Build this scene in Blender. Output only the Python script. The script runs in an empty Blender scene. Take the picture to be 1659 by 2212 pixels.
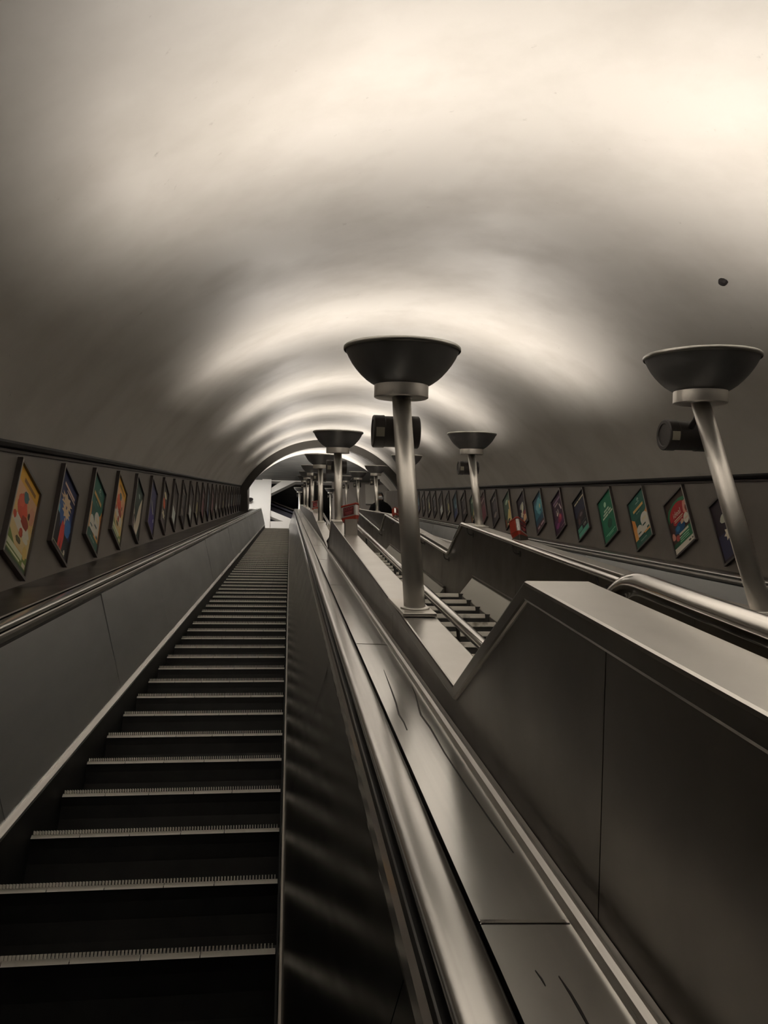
import bpy, bmesh, math, random
from mathutils import Vector, Matrix

random.seed(7)
C = bpy.context.scene.collection
C30, S30 = math.cos(math.radians(30)), 0.5
def W(x, s, w):                       # x across, s up the slope, w square to the slope
    return Vector((x, s*C30 - w*S30, s*S30 + w*C30))
AX, NX = Vector((0, C30, S30)), Vector((0, -S30, C30))

# ------------------------------------------------------------------ materials
def mat(name, col, rough=0.5, metal=0.0, emit=None, es=0.0, spec=0.5, coat=0.0):
    m = bpy.data.materials.new(name); m.use_nodes = True
    b = m.node_tree.nodes['Principled BSDF']
    b.inputs['Base Color'].default_value = (*col, 1)
    b.inputs['Roughness'].default_value = rough
    b.inputs['Metallic'].default_value = metal
    b.inputs['Specular IOR Level'].default_value = spec
    if coat: b.inputs['Coat Weight'].default_value = coat
    if emit:
        b.inputs['Emission Color'].default_value = (*emit, 1)
        b.inputs['Emission Strength'].default_value = es
    return m
def vary(m, c1, c2, scale=(1, 1, 1), nscale=4.0, detail=6, lo=.35, hi=.65, rough=None, bump=0.0, rot=(0, 0, 0), nrough=.55):
    """noise driven colour (wear, dirt, brushing), optional roughness range and bump"""
    nt = m.node_tree; N = nt.nodes; L = nt.links; b = N['Principled BSDF']
    tc = N.new('ShaderNodeTexCoord'); mp = N.new('ShaderNodeMapping')
    mp.inputs['Scale'].default_value = scale
    vr = N.new('ShaderNodeVectorRotate'); vr.rotation_type = 'EULER_XYZ'; vr.inputs['Rotation'].default_value = rot
    L.new(tc.outputs['Object'], vr.inputs['Vector']); L.new(vr.outputs['Vector'], mp.inputs['Vector'])
    no = N.new('ShaderNodeTexNoise'); no.inputs['Scale'].default_value = nscale
    no.inputs['Detail'].default_value = detail; no.inputs['Roughness'].default_value = nrough
    L.new(mp.outputs['Vector'], no.inputs['Vector'])
    cr = N.new('ShaderNodeValToRGB'); cr.color_ramp.elements[0].position = lo; cr.color_ramp.elements[1].position = hi
    cr.color_ramp.elements[0].color = (*c1, 1); cr.color_ramp.elements[1].color = (*c2, 1)
    L.new(no.outputs['Fac'], cr.inputs['Fac']); L.new(cr.outputs['Color'], b.inputs['Base Color'])
    if rough:
        mr = N.new('ShaderNodeMapRange'); mr.inputs['From Min'].default_value = lo; mr.inputs['From Max'].default_value = hi
        mr.inputs['To Min'].default_value = rough[0]; mr.inputs['To Max'].default_value = rough[1]
        L.new(no.outputs['Fac'], mr.inputs['Value']); L.new(mr.outputs['Result'], b.inputs['Roughness'])
    if bump:
        bp = N.new('ShaderNodeBump'); bp.inputs['Strength'].default_value = bump; bp.inputs['Distance'].default_value = .01
        L.new(no.outputs['Fac'], bp.inputs['Height']); L.new(bp.outputs['Normal'], b.inputs['Normal'])
    return m
RB = (math.radians(-30), 0, 0)        # brings the slope direction onto the texture's Y axis

M = {}
M['vault'] = vary(mat('vault paint', (.6, .55, .47), .42), (.53, .502, .458), (.62, .592, .548), (1, 1, 1), 1.1, 8, .32, .56, rough=(.62, .52))
M['wall'] = vary(mat('brown grey wall panel', (.1, .085, .07), .45), (.15, .132, .116), (.19, .170, .150), (1, 1, 1), 2.5, 6, .3, .7)
M['black'] = mat('black paint', (.004, .004, .004), .4, spec=.15)
M['void'] = mat('dark shaft', (.006, .006, .009), .8)
M['shaft'] = mat('dark blue grey shaft cladding', (.05, .05, .075), .6)
M['ring'] = mat('dark grey arch lining', (.055, .05, .043), .6)
M['steel'] = vary(mat('brushed steel', (.6, .58, .55), .3, 1), (.60, .58, .55), (.70, .68, .65), (40, .35, 40), 2, 5, .3, .7, rough=(.34, .26), rot=RB)
M['deck'] = vary(mat('worn steel deck', (.6, .6, .57), .26, 1), (.76, .76, .735), (.86, .86, .83), (26, .35, 26), 1.6, 6, .28, .7, rough=(.27, .18), rot=RB)
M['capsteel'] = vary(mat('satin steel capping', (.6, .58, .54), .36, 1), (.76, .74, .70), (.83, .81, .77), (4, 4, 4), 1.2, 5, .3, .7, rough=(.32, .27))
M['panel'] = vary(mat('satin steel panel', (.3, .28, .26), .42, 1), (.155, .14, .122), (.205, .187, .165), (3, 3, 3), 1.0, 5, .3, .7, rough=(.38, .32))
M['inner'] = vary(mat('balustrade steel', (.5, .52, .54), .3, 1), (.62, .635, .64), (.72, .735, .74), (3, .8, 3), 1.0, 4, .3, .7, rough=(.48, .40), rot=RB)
M['innerreflect'] = vary(mat('polished balustrade steel with painted dark reflection', (.2, .2, .195), .16, 1), (.105, .105, .10), (.145, .145, .14), (6, 3, 6), 1.0, 2, .3, .7, rough=(.22, .16), bump=.07, rot=RB)  # same balustrade steel, with the steps' dark reflection put into its colour
M['polished'] = mat('polished steel tube', (.90, .88, .84), .13, 1)
M['post'] = vary(mat('post steel', (.7, .67, .62), .25, 1), (.76, .73, .68), (.85, .82, .77), (1, 1, 1), 4, 6, .3, .7, rough=(.44, .38))
M['bowl'] = vary(mat('gunmetal bowl', (.2, .2, .2), .4, .6), (.22, .22, .225), (.28, .28, .285), (1, 1, 1), 5, 5, .3, .7, rough=(.44, .36))
M['rim'] = mat('bowl rim steel', (.5, .49, .46), .3, 1)
M['speaker'] = mat('dark speaker casing', (.06, .053, .05), .42)
M['speakerlabel'] = mat('pale speaker label', (.5, .47, .38), .5)
M['lamp'] = mat('lamp glow', (1, .95, .88), .5, 0, (1.0, .92, .83), 290)
M['halllamp'] = mat('hall lamp glow', (1, .95, .88), .5, 0, (1.0, .93, .85), 750)
M['rubber'] = vary(mat('rubbed handrail', (.45, .44, .42), .26, .9), (.62, .61, .585), (.75, .74, .71), (30, .4, 30), 1.6, 6, .3, .7, rough=(.26, .17), rot=RB)
M['step'] = vary(mat('black step metal', (.008, .008, .008), .55, 0), (.006, .006, .006), (.014, .014, .013), (1, 1, 1), 9, 5, .35, .7)
M['nosing'] = vary(mat('pale step edging', (.8, .76, .65), .5), (.6, .57, .48), (.95, .92, .84), (1, 1, 1), 6, 6, .25, .42)
M['tread'] = mat('stair tread stone', (.03, .028, .025), .7)
M['treadnose'] = vary(mat('worn white stair edging', (.8, .77, .68), .55), (.3, .28, .22), (.93, .90, .82), (1, 1, 1), 6, 7, .28, .40)
M['duct'] = mat('grey duct metal', (.42, .41, .36), .4, .7)
M['red'] = mat('red box enamel', (.36, .04, .022), .32)
M['darkred'] = mat('dark red window', (.12, .015, .018), .25)
M['frame'] = mat('poster frame metal', (.14, .125, .12), .4, .6)
M['frameglint'] = mat('painted glint on poster frame', (.6, .57, .52), .35, .8)  # pale colour stands for light caught on one frame edge
M['hallwhite'] = mat('white hall wall', (.82, .80, .77), .6)
M['hallgrey'] = vary(mat('grey hall ceiling', (.3, .3, .28), .5), (.085, .085, .08), (.13, .13, .122), (.6, 14, 1), 2, 3, .35, .65)
M['hallwall'] = mat('grey brown hall wall', (.3, .275, .255), .6)
M['floor'] = mat('dark floor tile', (.08, .075, .07), .5)
M['lightpanel'] = mat('pale panel', (.6, .57, .52), .5)
M['tube'] = mat('added hall light', (1, 1, 1), .5, 0, (1, .96, .9), 170)  # glow of the unseen light added in the hall
M['coat'] = mat('black coat cloth', (.003, .003, .0035), .9, spec=.1)
M['skin'] = mat('skin', (.42, .27, .2), .5)
M['mask'] = mat('white face mask cloth', (.42, .43, .44), .7)
M['hair'] = mat('dark hair', (.012, .01, .009), .6)
M['drip'] = mat('dried drip', (.035, .03, .025), .6)
M['chip'] = mat('dark chip', (.02, .016, .016), .7)
def scuffs(m, lo, hi, amount):
    nt = m.node_tree; N = nt.nodes; L = nt.links; b = N['Principled BSDF']; src = b.inputs['Base Color'].links[0].from_socket
    tc = N.new('ShaderNodeTexCoord'); mp = N.new('ShaderNodeMapping'); mp.inputs['Scale'].default_value = (1, .8, 2.2); L.new(tc.outputs['Object'], mp.inputs['Vector'])
    n1 = N.new('ShaderNodeTexNoise'); n1.inputs['Scale'].default_value = 7; n1.inputs['Detail'].default_value = 9; n1.inputs['Roughness'].default_value = .68; L.new(mp.outputs['Vector'], n1.inputs['Vector'])
    mr = N.new('ShaderNodeMapRange'); mr.inputs['From Min'].default_value = lo; mr.inputs['From Max'].default_value = hi; mr.inputs['To Max'].default_value = amount; L.new(n1.outputs['Fac'], mr.inputs['Value'])
    mx = N.new('ShaderNodeMix'); mx.data_type = 'RGBA'; mx.inputs['B'].default_value = (.12, .1, .08, 1)
    L.new(mr.outputs['Result'], mx.inputs['Factor']); L.new(src, mx.inputs['A']); L.new(mx.outputs['Result'], b.inputs['Base Color'])
scuffs(M['vault'], .66, .78, .5)
INK = {}
def ink(hexcol):
    if hexcol not in INK:
        r, g, b = (int(hexcol[i:i+2], 16)/255 for i in (0, 2, 4))
        lin = [c/12.92 if c <= .04045 else ((c+.055)/1.055)**2.4 for c in (r, g, b)]
        INK[hexcol] = mat('ink '+hexcol, [c*min(2.1, .86/max(max(lin), 1e-4)) for c in lin], .4)
    return INK[hexcol]

# ------------------------------------------------------------------ mesh helpers
class MB:
    def __init__(s): s.v = []; s.f = []; s.m = []; s.sm = []
    def add(s, vs, fs, mi=0, smooth=False):
        o = len(s.v); s.v += [Vector(v) for v in vs]
        for f in fs:
            s.f.append([i+o for i in f]); s.m.append(mi); s.sm.append(smooth)
        return s
    def prism(s, ring0, ring1, mi=0, smooth=False, caps=True):
        n = len(ring0)
        fs = [(i, (i+1) % n, n+(i+1) % n, n+i) for i in range(n)]
        s.add(list(ring0)+list(ring1), fs, mi, smooth)
        if caps:
            s.add(ring0, [tuple(range(n))[::-1]], mi); s.add(ring1, [tuple(range(n))], mi)
        return s
    def xw(s, poly, s0, s1, mi=0, smooth=False):       # cross-section (x,w) run along the slope
        return s.prism([W(x, s0, w) for x, w in poly], [W(x, s1, w) for x, w in poly], mi, smooth)
    def sw(s, poly, x0, x1, mi=0):                     # side outline (s,w) given a width across
        return s.prism([W(x0, a, w) for a, w in poly], [W(x1, a, w) for a, w in poly], mi)
    def inc(s, x0, x1, s0, s1, w0, w1, mi=0):
        return s.xw([(x0, w0), (x1, w0), (x1, w1), (x0, w1)], s0, s1, mi)
    def box(s, x0, x1, y0, y1, z0, z1, mi=0):
        r = [(x0, y0), (x1, y0), (x1, y1), (x0, y1)]
        return s.prism([(x, y, z0) for x, y in r], [(x, y, z1) for x, y in r], mi)
    def tube(s, pts, r, n=16, mi=0, closed=False):
        pts = [Vector(p) for p in pts]; rings = []
        up = Vector((1, 0, 0))
        for i, p in enumerate(pts):
            if i == 0: d = pts[1]-p
            elif i == len(pts)-1: d = p-pts[-2]
            else: d = (pts[i+1]-p).normalized()+(p-pts[i-1]).normalized()
            d.normalize()
            a = up-d*up.dot(d)
            if a.length < 1e-3: a = Vector((0, 0, 1))-d*d.z
            a.normalize(); b = d.cross(a); rr = r[i] if isinstance(r, (list, tuple)) else r
            rings.append([p+(a*math.cos(t)+b*math.sin(t))*rr for t in [2*math.pi*k/n for k in range(n)]])
        vs = [v for q in rings for v in q]; fs = []
        for i in range(len(pts)-1):
            for k in range(n):
                fs.append((i*n+k, i*n+(k+1) % n, (i+1)*n+(k+1) % n, (i+1)*n+k))
        s.add(vs, fs, mi, True)
        s.add(rings[0], [tuple(range(n))[::-1]], mi); s.add(rings[-1], [tuple(range(n))], mi)
        return s
    def lathe(s, c, axis, prof, n=48, mi=0, close=False):
        axis = Vector(axis).normalized(); a = Vector((1, 0, 0)); a = (a-axis*a.dot(axis))
        if a.length < 1e-3: a = Vector((0, 1, 0))
        a.normalize(); b = axis.cross(a); c = Vector(c)
        vs = []
        for r, h in prof:
            for k in range(n):
                t = 2*math.pi*k/n; vs.append(c+axis*h+(a*math.cos(t)+b*math.sin(t))*r)
        fs = []
        for i in range(len(prof)-1):
            for k in range(n): fs.append((i*n+k, i*n+(k+1) % n, (i+1)*n+(k+1) % n, (i+1)*n+k))
        s.add(vs, fs, mi, True)
        if prof[0][0] > 1e-4 and not close: s.add(vs[:n], [tuple(range(n))[::-1]], mi)
        if prof[-1][0] > 1e-4 and not close: s.add(vs[-n:], [tuple(range(n))], mi)
        return s
    def mesh(s, name, mats, origin=(0, 0, 0), merge=True, recalc=True):
        o = Vector(origin); me = bpy.data.meshes.new(name)
        me.from_pydata([v-o for v in s.v], [], s.f)
        for p, mi, sm in zip(me.polygons, s.m, s.sm): p.material_index = mi; p.use_smooth = sm
        for m in (mats if isinstance(mats, (list, tuple)) else [mats]): me.materials.append(m)
        if merge or recalc:
            bm = bmesh.new(); bm.from_mesh(me)
            if merge: bmesh.ops.remove_doubles(bm, verts=bm.verts, dist=1e-5)
            if recalc: bmesh.ops.recalc_face_normals(bm, faces=bm.faces)
            bm.to_mesh(me); bm.free()
        return me
def link(name, me, parent=None, loc=None):
    o = bpy.data.objects.new(name, me); C.objects.link(o)
    if loc is not None: o.location = loc
    if parent is not None: o.parent = parent
    return o
def part(name, mb, mats, root, bevel=0, sharp=None, **k):
    """a mesh of its own under its thing; the vertices are given in world space"""
    org = Vector(root['_o']) if '_o' in root else root.location
    o = link(name, mb.mesh(name, mats, org, **k), root)
    if sharp is not None: o.data.set_sharp_from_angle(angle=math.radians(sharp))
    if bevel:
        b = o.modifiers.new('edge', 'BEVEL'); b.width = bevel; b.segments = 2; b.limit_method = 'ANGLE'; b.angle_limit = math.radians(35)
    return o
def sub(name, mb, mats, parent, org, **k):
    bev = k.pop('bevel', 0)
    o = link(name, mb.mesh(name, mats, org, **k), parent)
    if bev:
        b = o.modifiers.new('edge', 'BEVEL'); b.width = bev; b.segments = 2; b.limit_method = 'ANGLE'
    return o
def thing(name, label, cat, loc, group=None):
    o = bpy.data.objects.new(name, None); C.objects.link(o); o.location = loc; o.empty_display_size = .1
    o['label'] = label; o['category'] = cat
    if group: o['group'] = group
    return o
def single(name, mb, mats, label, cat, loc, group=None, sharp=None, **k):
    o = link(name, mb.mesh(name, mats, loc, **k), None, loc); o['label'] = label; o['category'] = cat
    if group: o['group'] = group
    if sharp is not None: o.data.set_sharp_from_angle(angle=math.radians(sharp))
    return o
def struct(name, mb, mats, **k):
    o = link(name, mb.mesh(name, mats, (0, 0, 0), **k)); o['kind'] = 'structure'; return o
def copy_tree(root, loc, label):
    r = root.copy(); C.objects.link(r); r.location = loc; r['label'] = label
    for ch in root.children:
        c = ch.copy(); C.objects.link(c); c.parent = r
        for g in ch.children:
            d = g.copy(); C.objects.link(d); d.parent = c
    return r
def text_geo(txt, size):
    """filled outlines of a word in its own plane: (verts, faces, width)"""
    cu = bpy.data.curves.new('t', 'FONT'); cu.body = txt; cu.size = size; cu.align_x = 'CENTER'; cu.resolution_u = 3
    ob = bpy.data.objects.new('t', cu); C.objects.link(ob)
    dg = bpy.context.evaluated_depsgraph_get(); me = bpy.data.meshes.new_from_object(ob.evaluated_get(dg))
    vs = [Vector(v.co) for v in me.vertices]; fs = [tuple(p.vertices) for p in me.polygons]
    bpy.data.objects.remove(ob); bpy.data.curves.remove(cu); bpy.data.meshes.remove(me)
    return vs, fs

# ------------------------------------------------------------------ setting: vault, poster walls, mouldings
VX, VW, VR = 1.32, -1.5, 3.63
XL, XR = -1.85, 4.48
def vault_pt(a, s, r=VR): return W(VX+r*math.cos(a), s, VW+r*math.sin(a))
a0 = math.atan2(.26-VW, XR-VX); a1 = math.atan2(.26-VW, XL-VX)
YEND = 31.2
def vault_shell():
    mb = MB(); na, ns = 72, 40
    def grid(r):
        vs = []
        for i in range(ns+1):
            for j in range(na+1):
                a = a0+(a1-a0)*j/na
                w = VW+r*math.sin(a); send = (29.6+1.75*(w-.3)+S30*w)/C30
                vs.append(vault_pt(a, -7+(send+7)*i/ns, r))
        return vs
    A, B = grid(VR), grid(VR+.12); n = len(A); w_ = na+1
    fs = [(i*w_+j, i*w_+j+1, (i+1)*w_+j+1, (i+1)*w_+j) for i in range(ns) for j in range(na)]
    mb.add(A, fs, 0, True); mb.add(B, [f[::-1] for f in fs], 0, True)
    return mb
struct('ceiling', vault_shell(), M['vault'], recalc=False)
mb = MB(); mb.inc(XL-.15, XL, -7, 35.5, -.76, .30); struct('wall_left', mb, M['wall'])
mb = MB(); mb.inc(XR, XR+.15, -7, 35.5, -.76, .30); struct('wall_right', mb, M['wall'])
# black moulding between poster wall and vault, with a raised bead below it
for n, x, sg in ((1, XL, 1), (2, XR, -1)):
    mb = MB()
    mb.xw([(x, .262), (x+sg*.055, .268), (x+sg*.06, .292), (x+sg*.05, .31), (x, .315)], -7, 29.2, 0)
    mb.xw([(x, .236), (x+sg*.018, .238), (x+sg*.02, .256), (x, .26)], -7, 29.2, 1)
    struct('trim_%d' % n, mb, [M['black'], M['frame']])
# dark arch lining where the vault meets the upper hall
mb = MB(); na = 64; R1 = VR-.28; rings = []
path = [(XL+.0, -.66, XL+.28, -.66)]
for j in range(na+1):
    a = a1+(a0-a1)*j/na
    path.append((VX+(VR-.005)*math.cos(a), VW+(VR-.005)*math.sin(a), VX+R1*math.cos(a), VW+R1*math.sin(a)))
path.append((XR, -.66, XR-.28, -.66))
for (xo, wo, xi, wi) in path: rings.append([W(xo, 29.2, wo), W(xi, 29.2, wi), W(xi, 29.6, wi), W(xo, 29.6, wo)])
for p, q in zip(rings, rings[1:]): mb.prism(p, q, 0, False, caps=False)
mb.add(rings[0], [(0, 1, 2, 3)]); mb.add(rings[-1], [(3, 2, 1, 0)])
struct('trim_3', mb, M['ring'])
single('ceiling_fixing', MB().lathe(W(3.13, 5.3, 1.65), (W(1.32, 5.3, -1.5)-W(3.13, 5.3, 1.65)), [(.034, -.02), (.036, .012), (.028, .03), (.012, .036)], 9),
       M['chip'], 'small dark stub on the vault above the large lamp at the right edge', 'fixing', W(3.13, 5.3, 1.65), sharp=30)
single('ceiling_fixing.001', MB().lathe(W(4.05, 10.55, .95), (W(1.32, 10.5, -1.5)-W(4.05, 10.5, .95)), [(.02, -.02), (.022, .02), (.01, .03)], 7),
       M['chip'], 'tiny dark stub low on the right vault above the posters', 'fixing', W(4.05, 10.55, .95), sharp=30)

# ------------------------------------------------------------------ escalators
PITCH = .4/C30
def step_meshes():
    b = MB(); half = .535
    prof = [(0, 0), (.012, -.03), (.02, -.09), (.012, -.16), (0, -.225), (0, -.262), (.05, -.262), (.05, -.03), (.405, -.03), (.405, -.012), (0, -.012)]
    prof = [(.004, -.017), (.012, -.06), (.016, -.12), (.008, -.19), (0, -.228), (.03, -.228), (.05, -.04), (.405, -.04), (.405, -.012), (.004, -.012)]
    b.prism([(-half, y, z) for y, z in prof], [(half, y, z) for y, z in prof])
    n = 88
    for k in range(n):
        x = -half+.012+k*(2*half-.024)/(n-1)
        b.box(x-.0018, x+.0018, .02, .4, -.012, -.0005)
    e = MB()
    segs = [-half, -.33, -.12, .1, .29, half]
    for p, q in zip(segs, segs[1:]):
        pr = [(-.001, -.0185), (.011, -.0015), (.022, -.0012), (.022, -.018)]
        e.prism([(p+.0015, y, z) for y, z in pr], [(q-.0015, y, z) for y, z in pr])
    for k in range(n):
        x = -half+.012+k*(2*half-.024)/(n-1)
        e.box(x-.0019, x+.0019, -.002, .022, -.0012, .0135)
    return b.mesh('step', M['step'], merge=False, recalc=True), e.mesh('nosing_strip', M['nosing'], merge=False, recalc=True)
STEP, NOSE = step_meshes()
SEAM0, SEAMD = -1.05, 2.145
def deckw(x): return -.628-.006*(x-.293)/.139+.0006
DRIPS = [[(.353, 2.754, .001), (.3475, 2.6, .003), (.342, 2.45, .0045), (.3355, 2.3, .005), (.327, 2.177, .005), (.330, 2.10, .004), (.328, 2.03, .003)],
         [(.421, 2.527, .001), (.414, 2.407, .003), (.398, 2.25, .0055), (.392, 2.18, .006), (.397, 2.06, .0055), (.395, 1.852, .004), (.400, 1.625, .003), (.406, 1.452, .003), (.412, 1.318, .001)],
         [(.368, .965, .001), (.3705, .93, .0035), (.371, .90, .004), (.3705, .86, .003)],
         [(.34, .978, .001), (.3425, .96, .0025), (.343, .945, .001)]]
def escalator(name, label, mx, step_w, s_first, n_steps):
    """mx maps the left escalator's x to this one's; the pieces run the whole slope"""
    base = W(mx(-.55), 0, -1.5)
    root = thing(name, label, 'escalator', base)
    def P(poly): return [(mx(x), w) for x, w in poly]
    for k in range(n_steps):
        s = s_first+k*PITCH
        st = link('step', STEP, root, W(mx(-.55), s, step_w)-base)
        link('nosing_strip', NOSE, st)
    A, Z = -4.0, 34.9
    # outer side (next to the poster wall)
    mb = MB(); mb.xw(P([(-1.1, -1.75), (-1.095, -1.75), (-1.095, -1.385), (-1.1, -1.385)]), A, Z)
    part('skirt_panel', mb, M['step'], root)
    mb = MB(); mb.xw(P([(-1.098, -1.385), (-1.096, -1.372), (-1.118, -1.35), (-1.13, -1.352), (-1.13, -1.385)]), A, Z)
    part('skirt_trim', mb, M['steel'], root)
    cuts = [A]+[SEAM0+SEAMD*i for i in range(20) if A+.5 < SEAM0+SEAMD*i < Z-.4]+[Z]
    for p, q in zip(cuts, cuts[1:]):
        mb = MB(); e = 0.0 if q < Z else .0
        ring = [(-1.122, -1.355), (-1.262, -.706), (-1.285, -.706), (-1.145, -1.355)]
        jt = random.uniform(-.007, .007); ring = [ring[0], (ring[1][0]+jt, ring[1][1]), (ring[2][0]+jt, ring[2][1]), ring[3]]
        if q < Z: mb.xw(P(ring), p+.005, q-.005)
        else:
            mb.prism([W(mx(x), p+.003, w) for x, w in ring], [W(mx(x), q+(.5 if w < -1 else .12), w) for x, w in ring])
        part('balustrade_panel', mb, M['inner'], root)
    mb = MB(); mb.xw(P([(-1.265, -.712), (-1.282, -.712), (-1.29, -.69), (-1.274, -.69)]), A, Z+.12)
    part('shadow_gap', mb, M['black'], root)
    mb = MB(); mb.xw(P([(-1.264, -.694), (-1.262, -.672), (-1.265, -.659), (-1.271, -.655), (-1.278, -.657), (-1.28, -.694)]), A, Z+.12)
    part('inner_trim', mb, M['steel'], root)
    hr = lambda cx, cw: [(cx+.038*math.copysign(abs(math.cos(t))**.55, math.cos(t)), cw+.017*math.copysign(abs(math.sin(t))**.75, math.sin(t))) for t in [2*math.pi*k/24 for k in range(24)]]
    mb = MB(); mb.xw(P(hr(-1.308, -.636)), A, Z+.1, 0, True); part('handrail', mb, M['rubber'], root, sharp=50)
    mb = MB(); mb.xw(P([(-1.28, -.72), (-1.385, -.72), (-1.385, -.664), (-1.28, -.664)]), A, Z+.08); part('handrail_guide', mb, M['black'], root)
    mb = MB(); mb.xw(P([(-1.384, -.66), (-1.384, -.634), (-1.392, -.629), (-1.40, -.632), (-1.40, -.66)]), A, Z+.1); part('deck_edge', mb, M['polished'], root)
    for p, q in zip(cuts, cuts[1:]):
        mb = MB(); mb.xw(P([(-1.40, -.634), (-1.40, -.66), (-1.85, -.70), (-1.85, -.674)]), p+.002, q-.002)
        part('outer_deck', mb, M['panel'], root)
    # inner side (next to the stairs)
    mb = MB(); mb.xw(P([(-.004, -1.75), (.002, -1.75), (.002, -1.372), (-.004, -1.372)]), A, Z); part('skirt_panel', mb, M['step'], root)
    mb = MB(); mb.xw(P([(-.007, -1.4), (.004, -1.4), (.008, -1.352), (-.002, -1.352)]), A, Z); part('skirt_trim', mb, M['panel'], root)
    for p, q in zip(cuts, cuts[1:]):
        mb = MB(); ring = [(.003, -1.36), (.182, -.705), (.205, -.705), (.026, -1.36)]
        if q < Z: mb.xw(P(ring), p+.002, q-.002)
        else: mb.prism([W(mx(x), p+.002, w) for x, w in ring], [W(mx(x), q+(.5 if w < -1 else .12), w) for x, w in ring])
        part('balustrade_panel', mb, M['innerreflect'], root)
    mb = MB(); mb.xw(P([(.181, -.712), (.181, -.700), (.187, -.684), (.197, -.675), (.206, -.678), (.21, -.69), (.21, -.712)]), A, Z+.12, 0)
    part('inner_trim', mb, M['polished'], root)
    mb = MB(); mb.xw(P([(.205, -.72), (.295, -.72), (.295, -.664), (.205, -.664)]), A, Z+.08); part('handrail_guide', mb, M['black'], root)
    mb = MB(); mb.xw(P(hr(.249, -.637)), A, Z+.1, 0, True); part('handrail', mb, M['rubber'], root, sharp=50)
    for p, q in zip(cuts, cuts[1:]):
        mb = MB(); mb.xw(P([(.293, -.628), (.293, -.66), (.432, -.66), (.432, -.634)]), p+.002, q-.002)
        d = part('deck_panel', mb, M['deck'], root)
        if p < 1.5 < q: d0 = d
        if p < .9 < q: d1 = d
        mb = MB(); mb.xw(P([(.294, -.632), (.431, -.638), (.431, -.6325), (.294, -.6265)]), q-.005, q+.004); sub('joint_strip', mb, M['polished'], d, base)
    if mx(0) == 0:
        for lane in DRIPS:
            mb = MB(); pts = [Vector((x, s)) for x, s, _ in lane]; L, Rr_ = [], []
            for i, q in enumerate(pts):
                d = (pts[min(i+1, len(pts)-1)]-pts[max(i-1, 0)]).normalized(); n = Vector((d.y, -d.x))*lane[i][2]*.5
                L.append(W(q.x+n.x, q.y+n.y, deckw(q.x+n.x))); Rr_.append(W(q.x-n.x, q.y-n.y, deckw(q.x-n.x)))
            m_ = len(L); mb.add(L+Rr_, [(i, i+1, m_+i+1, m_+i) for i in range(m_-1)])
            sub('dried_drip', mb, M['drip'], d0 if lane[0][1] > 1.1 else d1, base)
    mb = MB(); mb.xw(P([(.432, -.66), (.432, -.634), (.436, -.62), (.445, -.615), (.450, -.622), (.452, -.64), (.468, -.64), (.474, -.634), (.478, -.66)]), A, Z); part('deck_lip', mb, M['steel'], root)
    return root
escalator('escalator', 'black stepped escalator with steel balustrades rising beside the left poster wall', lambda x: x, -1.5, 2.52-2*PITCH, 72)
escalator('escalator.001', 'second escalator beyond the stairs below the right poster wall, steps hidden', lambda x: 2.63-x, -1.37, 23.02-30*PITCH, 56)

# ------------------------------------------------------------------ staircase between its two balustrade walls
PL = [(-4, -.46), (1.47, -.16), (2.09, -.522), (8.62, -.27), (9.25, -.634), (15.75, -.35), (34, -.42)]
PRr = [(-4, -.46), (1.47, -.16), (2.09, -.522), (8.85, -.285), (9.48, -.649), (15.75, -.35), (34, -.42)]
def at(profile, s):
    for (a, p), (b, q) in zip(profile, profile[1:]):
        if a <= s <= b: return p+(q-p)*(s-a)/(b-a)
    return profile[-1][1]
def offset(profile, d):
    out = []
    for i, (s, w) in enumerate(profile):
        v = []
        if i > 0: v.append(Vector((s-profile[i-1][0], w-profile[i-1][1])).normalized())
        if i < len(profile)-1: v.append(Vector((profile[i+1][0]-s, profile[i+1][1]-w)).normalized())
        n = [Vector((-q.y, q.x)) for q in v]; m = sum(n, Vector((0, 0))); m.normalize()
        out.append((s-m.x*d/max(m.dot(n[0]), .3), w-m.y*d/max(m.dot(n[0]), .3)))
    return out
def balustrade(name, label, prof, xo, xi, cuts, low_in):
    """xo: escalator-side face, xi: stair-side face"""
    sg = 1 if xi > xo else -1
    root = thing(name, label, 'balustrade wall', W(xo, 0, -.7))
    low = offset(prof, .04)
    def face(p, q, bottom, x0, x1):
        top = [(p, at(low, p))]+[(s, w) for s, w in low if p < s < q]+[(q, at(low, q))]
        mb = MB(); mb.sw([(p, bottom), (q, bottom)]+top[::-1], x0, x1); return mb
    for p, q in zip(cuts, cuts[1:]):
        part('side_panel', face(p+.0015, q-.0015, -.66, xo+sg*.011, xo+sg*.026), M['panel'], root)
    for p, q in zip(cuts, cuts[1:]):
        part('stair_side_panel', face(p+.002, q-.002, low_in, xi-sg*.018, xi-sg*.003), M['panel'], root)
    mb = MB()
    off = low
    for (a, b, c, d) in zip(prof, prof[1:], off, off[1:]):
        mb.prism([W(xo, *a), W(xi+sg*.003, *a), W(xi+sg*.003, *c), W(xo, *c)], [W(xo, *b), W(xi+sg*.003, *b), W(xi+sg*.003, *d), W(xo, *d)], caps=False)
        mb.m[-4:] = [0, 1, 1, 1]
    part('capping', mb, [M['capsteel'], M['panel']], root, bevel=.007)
    return root
balustrade('stair_balustrade', 'stepped steel balustrade wall between the left escalator and the stairs, large dark side in front', PL, .464, .603,
           [-4, -1.24, 1.09, 3.42, 5.74, 8.2, 10.5, 12.8, 15.1, 17.5, 20, 22.5, 25, 28, 31, 34], -1.75)
balustrade('stair_balustrade.001', 'stepped steel balustrade wall on the right of the stairs carrying bracketed handrail', PRr, 2.166, 2.027,
           [-4, -1.24, 1.6, 3.6, 5.0, 6.65, 8.3, 10.0, 11.6, 13.6, 15.1, 17.5, 20, 22.5, 25, 28, 31, 34], -1.75)

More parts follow.
